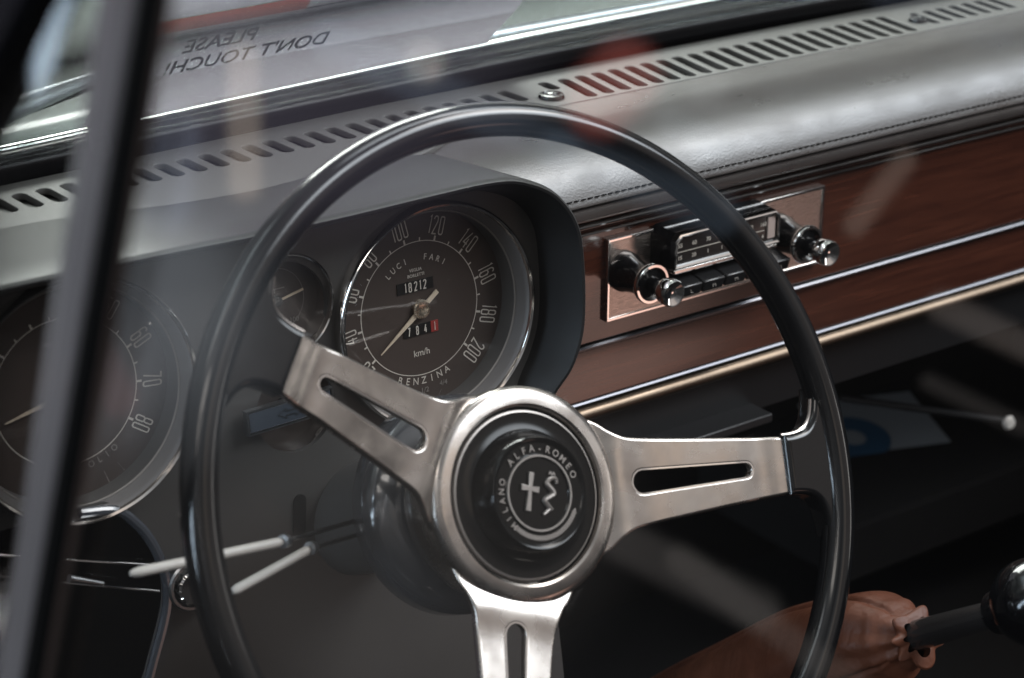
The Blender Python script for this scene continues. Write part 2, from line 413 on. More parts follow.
# panel that carries the dials and runs down to the knees
ri = [(p[0], p[1]) for p in ring(.0125, lambda h: .015)]
low = [(.0720, -.170), (.080, -.30)]
left = [(-.215, -.30), (-.208, -.185), (-.1985, -.1570), (-.1880, -.132), (-.1835, -.118), (-.1828, -.1054), (-.1850, -.093), (-.1895, -.0800), (-.1960, -.0690), (-.2060, -.0590), (-.222, -.054), (-.36, -.054)]
pol_ = ri + low + spline(left, 4)
holes = [[(cx + rr_ * math.cos(2 * math.pi * i / 72), cy + rr_ * math.sin(2 * math.pi * i / 72)) for i in range(72)] for (cx, cy, rr_) in ((0, 0, .0640), (-.2174, .0041, .0640), (-.0955, .0235, .0268), (-.0935, -.0330, .0245))]
link('dial_panel', flat([densify(pol_, .01)] + holes, .003, 0, 'dial_panel'), PANELG, DB, rot=DROT, loc=dash(0, 0, .0135))
ed = [dash(p[0], p[1], .0195) for p in spline([(-.226, -.0545), (-.2060, -.0590), (-.1960, -.0690), (-.1895, -.0800), (-.1850, -.093), (-.1828, -.1054), (-.1835, -.118), (-.1880, -.132), (-.1985, -.1570), (-.208, -.185)], 5)]
MB().tube(ed, .0028, 10).build('panel_edging', mat('grey_edging', (.05, .055, .065), .2, coat=.5), DB)
link('recess', flat([slot_outline(-.0965, -.0860, -.0985, -.1030, .0038)], .001, 0, 'recess'), DRUM, DB, rot=DROT, loc=dash(0, 0, .0155))
# two thin rods under the dials
for (a, b_) in (((-.285, -.056), (-.1880, -.0935)), ((-.285, -.067), (-.1905, -.1075))):
    MB().tube([dash(a[0], a[1], .030), dash(b_[0], b_[1], .026)], .0007, 8).build('control_rod', CHROME, DB)
kn = MB().tube([dash(-.240, -.0835, .029), dash(-.222, -.0925, .028)], [.0022, .0014], 12).build('rod_tip', STEEL, DB)

# ------------------------------------------------------------------ lettering of the dials: monoline narrow numerals
def stroke(paths, w):
    """flat ribbons of width w along 2D polylines"""
    m_ = MB()
    for pth in paths:
        n = len(pth); P = [Vector(p) for p in pth]
        closed = (P[0] - P[-1]).length < 1e-9 and n > 2
        if closed: P = P[:-1]; n -= 1
        vs = []
        for i in range(n):
            if closed: a, b2 = P[i - 1], P[(i + 1) % n]; t1 = (P[i] - a).normalized(); t2 = (b2 - P[i]).normalized()
            else:
                t1 = (P[i] - P[i - 1]).normalized() if i else (P[1] - P[0]).normalized()
                t2 = (P[i + 1] - P[i]).normalized() if i < n - 1 else t1
            tt = (t1 + t2).normalized(); nn = Vector((-tt.y, tt.x)); k = w / 2 / max(.5, nn.dot(Vector((-t1.y, t1.x))))
            vs += [(P[i].x + nn.x * k, P[i].y + nn.y * k, 0), (P[i].x - nn.x * k, P[i].y - nn.y * k, 0)]
        fs = [(2 * i, 2 * i + 1, 2 * i + 3, 2 * i + 2) for i in range(n - 1)]
        if closed: fs.append((2 * n - 2, 2 * n - 1, 1, 0))
        m_.add(vs, fs)
    return m_.mesh('stroke')
def rr(x0, y0, x1, y1, r=.22):
    o = []
    for (cx, cy, a) in ((x1 - r, y1 - r, 0), (x0 + r, y1 - r, 90), (x0 + r, y0 + r, 180), (x1 - r, y0 + r, 270)):
        for i in range(5): t_ = R(a + 22.5 * i); o.append((cx + r * math.cos(t_), cy + r * math.sin(t_)))
    return o + [o[0]]
def arc(cx, cy, r, a0, a1, n=5): return [(cx + r * math.cos(R(a0 + (a1 - a0) * i / n)), cy + r * math.sin(R(a0 + (a1 - a0) * i / n))) for i in range(n + 1)]
GL = {'0': [rr(-.32, -1, .32, 1)], '1': [[(-.12, .8), (.06, 1), (.06, -1)]],
      '2': [[(-.32, .62)] + arc(0, .68, .32, 180, 0) + [(.30, .35), (-.32, -1), (.34, -1)]],
      '4': [[(.14, 1), (-.36, -.45), (.38, -.45)], [(.16, .2), (.16, -1)]],
      '5': [[(.30, 1), (-.28, 1), (-.28, .15)] + arc(0, -.02, .32, 130, 0) + arc(0, -.68, .32, 0, -170)],
      '3': [arc(0, .68, .32, 160, -60) + arc(0, -.60, .36, 70, -160)],
      '6': [arc(0, .68, .32, 20, 180) + [(-.32, -.68)] + arc(0, -.68, .32, 180, 360) + [(.32, -.1)] + arc(0, -.1, .32, 0, 180)],
      '7': [[(-.34, 1), (.34, 1), (-.06, -1)]],
      '8': [rr(-.30, .02, .30, 1, .24), rr(-.33, -1, .33, .02, .24)],
      '9': [rr(-.32, -.05, .32, 1, .24), [(.32, .3), (.32, -.7)] + arc(0, -.68, .32, 0, -160)]}
def numeral(txt, hgt, w, adv=1.08, nx=.80):
    s = hgt / 2; ms = []; tot = sum((.62 if c_ == '1' else 1) * adv for c_ in txt); x_ = -tot / 2
    for c_ in txt:
        a_ = (.62 if c_ == '1' else 1) * adv
        ms.append(place(stroke([[(p[0] + x_ + a_ / 2, p[1]) for p in q] for q in GL[c_]], w / s), Matrix.Diagonal((s * nx, s, s, 1)))); x_ += a_
    return join(ms, 'numeral')
def arc_text(txt, rad, mid, size, sx=.9, step=None, z=.0003, flip=False, bold=0):
    """letters set round a circle; flip = read from the outside bottom"""
    ms = []; step = step or size * .72 / rad; n = len(txt)
    for i, ch in enumerate(txt):
        if ch == ' ': continue
        k = i - (n - 1) / 2; a = mid + (k * step if flip else -k * step)
        rot = a + math.pi / 2 if flip else a - math.pi / 2
        ms.append(place(text_mesh(ch, size, .0001, sx=sx, bold=bold), T2(rad * math.cos(a), rad * math.sin(a), z, rot)))
    return join(ms, 'arc_text')

WALLM = mat('dial_wall_grey', (.10, .094, .09), .45)
def dial(name, label, cat, x_, d_, nums, tick0, tstep, nt_, needle_ang, extras, group='round dials set in the dashboard'):
    o = tag(empty(name, dash(x_, d_, 0), DROT), label, cat, group)
    MB().disc(.0575, 0, n=96).build('dial_face', DIAL, o)
    MB().lathe([(.0575, 0), (.0580, .0115)], 96).build('dial_wall', WALLM, o)
    MB().lathe([(.0580, .0115), (.0586, .0122), (.0590, .0118)], 96).build('light_ring', INKDIM, o)
    MB().lathe([(.0590, .0118), (.0625, .0205)], 96).build('sloping_ring', mat('sloping_ring_grey', (.17, .16, .155), .40, spec=.4), o)
    MB().lathe([(.0625, .0150), (.0625, .0208), (.0630, .0222), (.0642, .0228), (.0652, .0220), (.0658, .0200), (.0660, .0140)], 128).build('bezel', CHROME, o)
    MB().lathe([(0, .0185), (.0626, .0185)], 64).build('dial_glass', GLASSD, o)
    nm = []; tk = []
    for ang, tx in nums:
        a = R(ang); nm.append(place(numeral(tx, .0102, .00088), T2(.0486 * math.cos(a), .0486 * math.sin(a), .0003, a - math.pi / 2)))
    link('numerals', join(nm, 'numerals'), INK, o)
    rg = MB().lathe([(.0392, .0003), (.0397, .0003)], 120)
    for i in range(nt_):
        a = R(tick0 + tstep * i); L = .0030 if i % 2 == 0 else .0021; w = .0004 if i % 2 else .0006
        m_ = Matrix.Rotation(a, 4, 'Z'); rg.add([m_ @ Vector(p) for p in ((.0395, -w, .0004), (.0395 + L, -w, .0004), (.0395 + L, w, .0004), (.0395, w, .0004))], [(0, 1, 2, 3)])
    rg.build('scale_ring', INK, o)
    a = R(needle_ang)
    nd = MB(); m_ = Matrix.Rotation(a, 4, 'Z')
    nd.add([m_ @ Vector(p) for p in ((0, -.0017, .0014), (.0356, -.0003, .0014), (.0356, .0003, .0014), (0, .0017, .0014), (0, -.0017, .0022), (.0356, -.0003, .0018), (.0356, .0003, .0018), (0, .0017, .0022))], [(0, 1, 2, 3), (4, 5, 6, 7), (0, 1, 5, 4), (2, 3, 7, 6), (1, 2, 6, 5)])
    m2 = Matrix.Rotation(a + math.pi, 4, 'Z')
    nd.box(0, .0142, -.0014, .0014, .0014, .0022, m2)
    n_ = nd.build('needle', NEEDLE, o)
    MB().lathe([(.0056, 0), (.0056, .0026), (.0050, .0034), (.0010, .0035), (0, .0030)], 40).build('needle_cap', BRASS, n_)
    if extras: extras(o)
    return o
def speedo_extra(o):
    for m_ in (arc_text('LUCI', .0300, R(118), .0050, .85, R(8.6)), arc_text('FARI', .0300, R(66), .0050, .85, R(8.6)),
         place(text_mesh('km/h', .0056, .0001), T2(-.0008, -.0262, .0003)), arc_text('BENZINA', .0432, R(269), .0060, .9, R(7.3), flip=True),
         place(text_mesh('VEGLIA', .0026, .0001), T2(-.0012, .0232, .0003)), place(text_mesh('BORLETTI', .0026, .0001), T2(-.0012, .0200, .0003))):
        link('small_print', m_, INK, o)
    MB().box(-.0145, .0100, .0105, .0172, .0002, .0006).build('counter_window', DRUM, o)
    link('counter_digits', place(numeral('18212', .0050, .00075, 1.6, .95), T2(-.0022, .0139, .0010)), INK, o)
    MB().box(-.0120, .0062, -.0155, -.0090, .0002, .0006).build('counter_window', DRUM, o)
    MB().box(.0064, .0112, -.0155, -.0090, .0003, .0008).build('red_drum', RED, o)
    link('counter_digits', join([place(numeral('7', .0047, .00075), T2(-.0088, -.0122, .0010)), place(numeral('8', .0047, .00075), T2(-.0032, -.0122, .0010)), place(numeral('4', .0047, .00075), T2(.0024, -.0122, .0010)), place(numeral('1', .0047, .00075), T2(.0086, -.0122, .0012))], 'counter_digits'), INK, o)
    link('fuel_marks', join([place(text_mesh('1/2', .0045, .0001), T2(-.0005, -.0492, .0003)), place(text_mesh('0', .0042, .0001), T2(-.0115, -.0478, .0003)), place(text_mesh('4/4', .0042, .0001), T2(.0125, -.0478, .0003)), stroke([[(.009, -.0545), (.011, -.0515)]], .0005)], 'fuel_marks'), INKDIM, o)
sp_nums = [(216.3 - 0, '20'), (188, '40'), (158.5, '60'), (131, '80'), (102, '100'), (72, '120'), (42.5, '140'), (12.5, '160'), (-16.3, '180'), (-43.6, '200')]
dial('speedometer', 'round speedometer marked 20 to 200 with cream needle pointing lower left', 'speedometer', 0, 0, sp_nums, 216, -14.45, 19, 216, speedo_extra)
def tach_extra(o):
    for m_ in (arc_text('OLIO', .0430, R(292), .0052, .85, R(6.6), flip=True), place(text_mesh('VEGLIA', .0030, .0001), T2(-.004, .0270, .0003, .0)), stroke([[(.0155, -.0478), (.0180, -.0555)]], .0006), stroke([[(.0235, -.0450), (.0270, -.0505)]], .0006)):
        link('small_print', m_, INKDIM, o)
    link('small_print', place(text_mesh('GIRI x 100', .0036, .0001), T2(-.002, -.022, .0003)), INKDIM, o)
tn = [(-34.5 + 29 * i, t_) for i, t_ in enumerate(['80', '70', '60', '50', '40'])]
dial('tachometer', 'large round rev counter marked 60, 70 and 80, behind the window bar', 'rev counter', -.2174, .0041, tn, -34.5, 14.5, 17, -167, tach_extra)

def small_gauge(label, x_, d_, rr_, ang, h=0):
    o = tag(empty('small_gauge', dash(x_, d_, h), DROT), label, 'gauge', 'small gauges between the two large dials')
    s = rr_ / .027
    MB().disc(.0245 * s, .004, n=64).build('dial_face', DIAL, o)
    MB().lathe([(.0245 * s, .004), (.0255 * s, .018), (.0262 * s, .0185), (.0270 * s, .0178), (.0273 * s, .012)], 80).build('bezel', CHROME, o)
    MB().lathe([(0, .0150), (.0252 * s, .0150)], 48).build('dial_glass', GLASSD, o)
    g = MB().lathe([(.0165 * s, .0043), (.0168 * s, .0043)], 40, a0=R(-60), a1=R(80)); g.build('scale_ring', INKDIM, o)
    link('dial_marks', join([place(stroke([[(-.005 * s, 0), (.006 * s, 0)]], .0005), T2(0, .006 * s, .0045)), place(text_mesh('40', .004, .0001), T2(-.006, -.010 * s, .0045)), place(text_mesh('100', .004, .0001), T2(.010 * s, -.012 * s, .0045))], 'dial_marks'), INKDIM, o)
    a = R(ang); n_ = MB().box(-.005, .016 * s, -.0006, .0006, .006, .0066, Matrix.Rotation(a, 4, 'Z')).build('needle', NEEDLE, o)
    MB().lathe([(.0032, .004), (.0032, .0072), (.0026, .0078), (0, .0078)], 24).build('needle_cap', DRUM, n_)
    return o
small_gauge('small round gauge with chrome ring, above the left spoke of the wheel', -.0945, .0265, .0290, 12)
small_gauge('small dim gauge half hidden under the left spoke and the rim', -.0935, -.0330, .0265, 200, -.004)

WP = tag(empty('warning_light_panel', dash(-.101, -.0305, .020), DROT), 'narrow blue grey warning light strip with chrome edge behind the left spoke', 'warning light')
m_ = Matrix.Rotation(R(1), 4, 'Z')
MB().box(-.0255, .0255, -.0058, .0058, 0, .0030, m_).build('lens', mat('blue_grey_lens', (.045, .055, .07), .2, coat=.3), WP, bevel=.0005)
link('chrome_edge', place(flat([[(-.0270, -.0070), (.0270, -.0070), (.0270, .0070), (-.0270, .0070)], [(-.0258, -.0060), (.0258, -.0060), (.0258, .0060), (-.0258, .0060)]], .004), m_ @ Matrix.Translation((0, 0, .0015))), STEEL, WP)
link('turn_signal_symbol', place(stroke([[(-.008, 0), (-.003, .0028), (-.003, .0012), (.003, .0012), (.003, .0028), (.008, 0), (.003, -.0028), (.003, -.0012), (-.003, -.0012), (-.003, -.0028), (-.008, 0)]], .0004), Matrix.Translation((0, 0, .0034))), DRUM, WP)

IG = tag(empty('ignition_lock', dash(-.1690, -.1120, .0205), DROT), 'round chrome ignition lock low on the panel, beside the rim of the steering wheel', 'ignition lock')
MB().lathe([(.0145, 0), (.0145, .002), (.0135, .0030), (.0120, .0030), (.0115, .0010)], 48).build('lock_ring', STEEL, IG)
p_ = MB().lathe([(.0100, .0), (.0100, .005), (.0090, .006), (0, .006)], 48)
for i in range(14):
    p_.box(.0090, .0108, -.0006, .0006, .001, .0062, Matrix.Rotation(2 * math.pi * i / 14, 4, 'Z'))
p_.build('lock_barrel', CHROME, IG)
MB().box(-.0008, .0008, -.0035, .0035, .0055, .0064).build('key_slot', DRUM, IG)

# ------------------------------------------------------------------ radio (x, z on the fascia, front to -y)
RD = tag(empty('car_radio', (.2412, .020, -.0225), (math.pi / 2, 0, 0)), 'chrome faced push button radio with two round knobs in the wood fascia', 'radio')
# local frame: x right, y up, z towards the driver
link('face_plate', place(flat([[(-.0902, -.0262), (.0902, -.0262), (.0902, .0262), (-.0902, .0262)]], .003, .0006), Matrix.Translation((0, 0, .0012))), PLATE, RD)
link('plate_rim', place(flat([[(-.0912, -.0272), (.0912, -.0272), (.0912, .0272), (-.0912, .0272)], [(-.0893, -.0253), (.0893, -.0253), (.0893, .0253), (-.0893, .0253)]], .0045, .0004), Matrix.Translation((0, 0, .0015))), CHROME, RD)
KEYM = mat('black_key_plastic', (.014, .014, .015), .22, spec=.6)
nx0, nx1, ny0, ny1, nz = -.0560, .0325, .0060, .0290, .0250
ns = MB()
def rect(z, i, ch=.004): return [(nx0 + i, ny0 + i, z), (nx1 - i, ny0 + i, z), (nx1 - i, ny1 - i - ch, z), (nx1 - i - ch, ny1 - i, z), (nx0 + i + ch, ny1 - i, z), (nx0 + i, ny1 - i - ch, z)]
def rings6(rs, capped=False):
    m_ = MB(); k = len(rs[0]); vs = [p for r_ in rs for p in r_]
    fs = [(j * k + i, j * k + (i + 1) % k, (j + 1) * k + (i + 1) % k, (j + 1) * k + i) for j in range(len(rs) - 1) for i in range(k)]
    if capped: fs.append(tuple(range((len(rs) - 1) * k, len(rs) * k)))
    return m_.add(vs, fs)
rings6([rect(.002, -.001), rect(nz - .004, 0)]).build('radio_nose', GLOSS, RD)
rings6([rect(nz - .004, 0), rect(nz, .0004), rect(nz + .0006, .0012), rect(nz, .0022), rect(nz - .002, .0024)]).build('nose_frame', CHROME, RD)
sc = rings6([rect(nz - .002, .0023), rect(nz - .0021, .0030)], True).build('tuning_scale', mat('scale_black', (.012, .011, .011), .25, coat=.5), RD)
pr = []
for i, tx in enumerate(['55', '60', '70', '80', '100', '120', '160']):
    pr.append(place(text_mesh(tx, .0038, .0001), T2(-.050 + i * .0115, ny0 + .0145, nz - .0018)))
for i, tx in enumerate(['15', '20', '1', '1', '30', '45', '6']):
    pr.append(place(text_mesh(tx, .0036, .0001), T2(-.050 + i * .0115, ny0 + .0065, nz - .0018)))
pr.append(place(stroke([[(-.053, ny0 + .0105), (.020, ny0 + .0105)]], .0005), Matrix.Translation((0, 0, nz - .0018))))
link('scale_print', join(pr, 'scale_print'), INK, sc)
MB().box(.0225, .0285, ny0 + .0045, ny1 - .0045, nz - .0020, nz - .0010).build('band_window', mat('pale_insert', (.42, .34, .31), .4), RD)
MB().box(nx0 + .001, nx1 - .001, ny0 - .0035, ny0 - .0005, .004, nz - .001).build('nose_sill', CHROME, RD, bevel=.0008)
for i in range(5):
    x0 = -.0530 + i * .0186
    k_ = MB().add([(x0, -.0075, .002), (x0 + .0172, -.0075, .002), (x0 + .0172, .0005, .002), (x0, .0005, .002), (x0, -.0125, .0275), (x0 + .0172, -.0125, .0275), (x0 + .0172, -.0045, .0300), (x0, -.0045, .0300)],
                  [(0, 1, 2, 3), (4, 5, 6, 7), (0, 1, 5, 4), (1, 2, 6, 5), (2, 3, 7, 6), (3, 0, 4, 7)])
    kk = k_.build('push_button', KEYM, RD, bevel=.0009)
    link('button_mark', place(text_mesh('LMMMU'[i], .0042, .0001), Matrix.Translation((x0 + .0086, -.0085, .0291)) @ Matrix.Rotation(R(-17), 4, 'X')), INKDIM, kk)
for (kx, ky) in ((-.0778, .0040), (.0520, .0020)):
    K = MB().lathe([(.0128, .001), (.0128, .006), (.0118, .008), (.0105, .014), (.0098, .022), (.0110, .027), (.0114, .0280)], 48).build('knob', GLOSS, RD, loc=(kx, ky, 0))
    MB().lathe([(.0112, .026), (.0126, .0275), (.0130, .0295), (.0124, .0312), (.0108, .0312), (.0104, .0290)], 48).build('knob_ring', CHROME, K)
    MB().lathe([(.0104, .0290), (.0050, .0300), (.0046, .034), (.0046, .042)], 32).build('knob_stem', GLOSS, K)
    MB().lathe([(.0050, .040), (.0078, .0425), (.0086, .0460), (.0086, .0500), (.0080, .0516), (.0070, .0514), (.0040, .0494), (0, .0490)], 40).build('knob_tip', CHROME, K)

# ------------------------------------------------------------------ steering column and stalks
PHI, PSI = .4624, .0167
WC = Vector((-.05374331, -.19453264, -.02079879))
WROT = (math.pi / 2 - PHI, 0, PSI)
CLM = tag(empty('steering_column', WC, WROT), 'dark steering column with two stalks behind the steering wheel', 'steering column')
MB().lathe([(0, -.066), (.030, -.068), (.045, -.0715), (.0545, -.0765), (.0575, -.0805), (.0580, -.0950), (.0560, -.0990), (.030, -.110)], 72).build('column_collar', mat('dark_collar', (.045, .046, .05), .16, spec=.8, coat=.6), CLM)
MB().lathe([(.030, -.108), (.031, -.14), (.034, -.24)], 48).build('column_tube', PANELG, CLM)
def stalk(a, b_, c_, label=None):
    s_ = MB().tube([b_, a], .0013, 10).build('stalk', GLOSS, CLM)
    MB().lathe([(.0014, -.003), (.0034, -.0025), (.0034, .0015), (.0026, .0030)], 20).build('stalk_collar', STEEL, s_, loc=b_, rot=(Vector(a) - Vector(b_)).to_track_quat('Z', 'Y').to_euler())
    MB().tube([c_, Vector(c_).lerp(Vector(b_), .02), Vector(c_).lerp(Vector(b_), .06), Vector(c_).lerp(Vector(b_), .94), Vector(c_).lerp(Vector(b_), .98), b_], [.0012, .0020, .0025, .0024, .0020, .0013], 14).build('stalk_grip', WHITEP, s_)
stalk((-.020, .004, -.125), (-.1154, .0122, -.060), (-.1963, .0201, -.060))
stalk((-.020, -.004, -.130), (-.0950, .0034, -.075), (-.1425, -.0046, -.075))

# ------------------------------------------------------------------ steering wheel
SW = tag(empty('steering_wheel', WC, WROT), 'black rimmed steering wheel with three slotted satin aluminium spokes', 'steering wheel')
RIM, rt = .1864, .0088
sec = []
for i in range(20):
    a = 2 * math.pi * i / 20; sec.append((RIM + rt * math.cos(a) * (1.0), rt * 1.02 * math.sin(a)))
MB().lathe(sec, 180, close=True).build('rim', GLOSS, SW, angle=80)
ANG = (141.5, -10.3, 245.0)
H0, H1, U0, U1 = -.0235, -.0020, .052, .150
def spoke_outline(u_in=.040, u_out=.1535):
    top = [(u_in, .0370), (.0480, .0330), (.0540, .0282), (.0610, .0246), (.0700, .0228), (.0900, .0206), (.120, .0178), (u_out, .0152)]
    t_ = spline(top, 5); bot = [(p[0], -p[1]) for p in t_][::-1]
    return t_ + bot
def cut(me, x0=.042, x1=.153, n=44):
    bm = bmesh.new(); bm.from_mesh(me)
    for i in range(n):
        bmesh.ops.bisect_plane(bm, geom=bm.verts[:] + bm.edges[:] + bm.faces[:], plane_co=(x0 + (x1 - x0) * i / (n - 1), 0, 0), plane_no=(1, 0, 0), dist=1e-7)
    bm.to_mesh(me); bm.free(); return me
def tilt(me, u0=U0, u1=U1, h0=H0, h1=H1, off=0):
    cut(me)
    for v in me.vertices:
        t_ = (v.co.x - u0) / (u1 - u0); v.co.z += h0 + (h1 - h0) * t_ + off - .0014 * math.sin(math.pi * min(1, max(0, (t_ - .74) / .26))) ** 2 + .0020 * math.exp(-((t_ - .06) / .09) ** 2)
    return me
EDGEM = mat('highlight_metal', (.34, .30, .28), .22, metal=1)
for a in ANG:
    mx = Matrix.Rotation(R(a), 4, 'Z')
    me = flat([spoke_outline(), slot_outline(.0700, 0, .1290, 0, .0058, .0036)], .0052, .0016, 'spoke', 4)
    tilt(me); me.transform(mx)
    sp_ = link('spoke', me, ALU, SW)
    # a thin raised lip round the slot
    lip = stroke([slot_outline(.0700, 0, .1290, 0, .0064, .0042) + [slot_outline(.0700, 0, .1290, 0, .0064, .0042)[0]]], .0008)
    tilt(lip, off=.0027); lip.transform(mx); link('slot_lip', lip, CHROME, sp_)
    # black boss that joins the spoke to the rim, with fillets
    tp_ = spline([(.1508, .0160), (.159, .0164), (.1665, .0185), (.1715, .0240), (.1740, .0320), (.1750, .0400)], 5)
    outer = [(RIM * math.cos(R(t_)), RIM * math.sin(R(t_))) for t_ in range(12, -13, -2)]
    bo = flat([tp_ + outer + [(p[0], -p[1]) for p in tp_][::-1]], .0150, .0035, 'spoke_boss', 4)
    for v in bo.vertices: v.co.z += -.0030
    bo.transform(mx); bs_ = link('spoke_boss', bo, GLOSS, sp_)
    for sg_ in ((1,) if -90 < a < 90 else (-1,)):  # metal tube added as the highlight along one boss edge
        me = MB().tube([(p[0], p[1] * sg_, .0008) for p in tp_[:22]], .0011, 8).mesh('boss_highlight'); me.transform(mx); link('boss_highlight', me, EDGEM, sp_)
MB().lathe([(.0440, -.0300), (.0440, -.0200), (.0446, -.0185), (.0458, -.0178), (.0500, -.0182), (.0530, -.0190), (.0545, -.0205), (.0552, -.0235), (.0550, -.0300), (.0535, -.0420), (.0500, -.0560), (.0440, -.0660), (.030, -.070)], 96).build('hub_ring', ALU, SW)
HB = MB().lathe([(.0438, -.0260), (.0432, -.0215), (.0418, -.0200), (.0380, -.0205), (.0330, -.0190), (.0298, -.0130), (.0288, -.0090), (.0276, -.0074), (.0262, -.0078), (.0250, -.0088), (.0200, -.0090), (.0190, -.0082), (.0180, -.0082), (.0172, -.0092), (0, -.0086)], 96).build('horn_button', mat('horn_button_black', (.003, .003, .003), .12, spec=.2), SW)
RA = -24.5
EM = mat('emblem_silver', (.26, .24, .225), .42, metal=.8)
MB().lathe([(.0178, -.0086), (.0181, -.0078), (.0190, -.0078), (.0193, -.0086)], 80).build('emblem_ring', EM, HB)
MB().lathe([(.0430, -.0212), (.0424, -.0199), (.0414, -.0196)], 96).build('button_edge', EM, HB)
ro = Matrix.Rotation(R(RA), 4, 'Z')
def bar(x0, y0, x1, y1, w):
    a = Vector((x0, y0)); b_ = Vector((x1, y1)); t_ = (b_ - a).normalized() * w / 2; n_ = Vector((-t_.y, t_.x))
    return [tuple(a - t_ + n_), tuple(a - t_ - n_), tuple(b_ + t_ - n_), tuple(b_ + t_ + n_)]
cross = flat([[(-.0095, .0110), (-.0062, .0110), (-.0066, .0030), (-.0018, .0034), (-.0018, -.0004), (-.0066, .0), (-.0060, -.0115), (-.0097, -.0115), (-.0091, .0), (-.0138, -.0004), (-.0138, .0034), (-.0091, .0030)]], .0016, .0003)
snake = MB().tube([(p[0], p[1], 0) for p in spline([(.0030, -.0120), (.0068, -.0082), (.0080, -.0085), (.0050, -.0060), (.0030, -.0035), (.0058, -.0012), (.0085, .0012), (.0060, .0040), (.0032, .0062), (.0052, .0092), (.0090, .0098), (.0098, .0072)], 5)], [.0010 + .0007 * math.sin(math.pi * i / 55) for i in range(56)], 8).mesh()
crown = stroke([[(.0040, .0118), (.0050, .0132), (.0062, .0118), (.0072, .0132), (.0084, .0116)]], .0008)
emb = join([place(cross, ro @ Matrix.Translation((.0006, 0, -.0080)) @ Matrix.Diagonal((.86, .86, 1, 1))), place(snake, ro @ Matrix.Translation((.0006, 0, -.0080)) @ Matrix.Diagonal((.86, .86, 1, 1))), place(crown, ro @ Matrix.Translation((.0006, 0, -.0077)) @ Matrix.Diagonal((.86, .86, 1, 1)))], 'emblem')
link('emblem', emb, EM, HB)
lt = [arc_text('ALFA-ROMEO', .0222, R(90 + RA), .0050, .95, R(12.5), z=-.0082, bold=.00004), arc_text('MILANO', .0222, R(205 + RA), .0046, .95, R(12), z=-.0082, bold=.00004)]
for i in range(26):   # the small knotwork between the words
    a = R(240 + RA + i * 4.2); lt.append(place(stroke([[(-.0012, -.001), (.0, .0012), (.0012, -.001)]], .0006), T2(.0222 * math.cos(a), .0222 * math.sin(a), -.0082, a)))
link('lettering', join(lt, 'lettering'), EM, HB)

# ------------------------------------------------------------------ gear lever
GV = tag(empty('gear_lever', (.20, -.02, -.36)), 'gear lever with round black knob and gathered brown leather boot', 'gear lever')
def gp(v): return Vector(v) - Vector((.20, -.02, -.36))
neck = gp((.200, -.206, -.186)); ball = gp((.200, -.2850, -.1275))
ax = (ball - neck).normalized()
MB().tube([neck - ax * .03, neck + ax * .02, neck + ax * .085], [.0092, .0088, .0072], 24).build('lever_shaft', mat('lever_black', (.02, .018, .018), .25, coat=.4), GV)
kb = bpy.data.meshes.new('knob'); bm = bmesh.new(); bmesh.ops.create_uvsphere(bm, u_segments=40, v_segments=24, radius=.0245); bm.to_mesh(kb); bm.free()
link('lever_knob', kb, GLOSS, GV, loc=ball + ax * .012)
MB().lathe([(.0125, -.018), (.0125, -.012), (.010, -.004)], 24).build('knob_collar', GLOSS, GV, loc=ball, rot=ax.to_track_quat('Z', 'Y').to_euler())
path = spline([gp((.205, .075, -.45)), gp((.203, .02, -.385)), gp((.202, -.055, -.312)), gp((.200, -.125, -.244)), gp((.200, -.175, -.2035)), gp((.200, -.197, -.191)), gp((.200, -.208, -.185)), gp((.200, -.216, -.180))], 6)
rads = []; n = len(path)
key = [(0, .050), (.2, .042), (.42, .036), (.58, .031), (.72, .0245), (.83, .0165), (.88, .0120), (.94, .0172), (.985, .0168), (1, .0105)]
def kval(t):
    for (a, va), (b_, vb) in zip(key, key[1:]):
        if t <= b_: u = (t - a) / (b_ - a); u = u * u * (3 - 2 * u); return va + (vb - va) * u
    return key[-1][1]
bm_ = MB(); bt = MB(); vs = []; N_ = 120
up = None
for i, p in enumerate(path):
    p = Vector(p); t_ = (Vector(path[min(i + 1, n - 1)]) - Vector(path[max(i - 1, 0)])).normalized()
    sd = t_.cross(Vector((0, 0, 1))).normalized(); u_ = sd.cross(t_)
    r0 = kval(i / (n - 1)); s_ = i / (n - 1)
    for k in range(N_):
        a = 2 * math.pi * k / N_
        amp = .05 + .20 * max(0, (s_ - .72) / .28)
        r_ = r0 * (1 + amp * math.sin(a * 7 + 2 * math.sin(a * 2)) * (.4 + .6 * max(0, s_ - .3)) + .03 * math.sin(a * 3 + s_ * 9))
        if s_ < .80:
            for sa in (1.15, 3.6, 5.6): 
                dd_ = abs((a - sa - .25 * s_ + math.pi) % (2 * math.pi) - math.pi)
                r_ -= r0 * .10 * math.exp(-(dd_ / .07) ** 2)
        vs.append(p + (sd * math.cos(a) + u_ * math.sin(a)) * r_)
fs = [(i * N_ + k, i * N_ + (k + 1) % N_, (i + 1) * N_ + (k + 1) % N_, (i + 1) * N_ + k) for i in range(n - 1) for k in range(N_)]
bt.add(vs, fs); bo = bt.build('leather_boot', BROWNL, GV, angle=70)
sb = bo.modifiers.new('sub', 'SUBSURF'); sb.levels = 1; sb.render_levels = 1

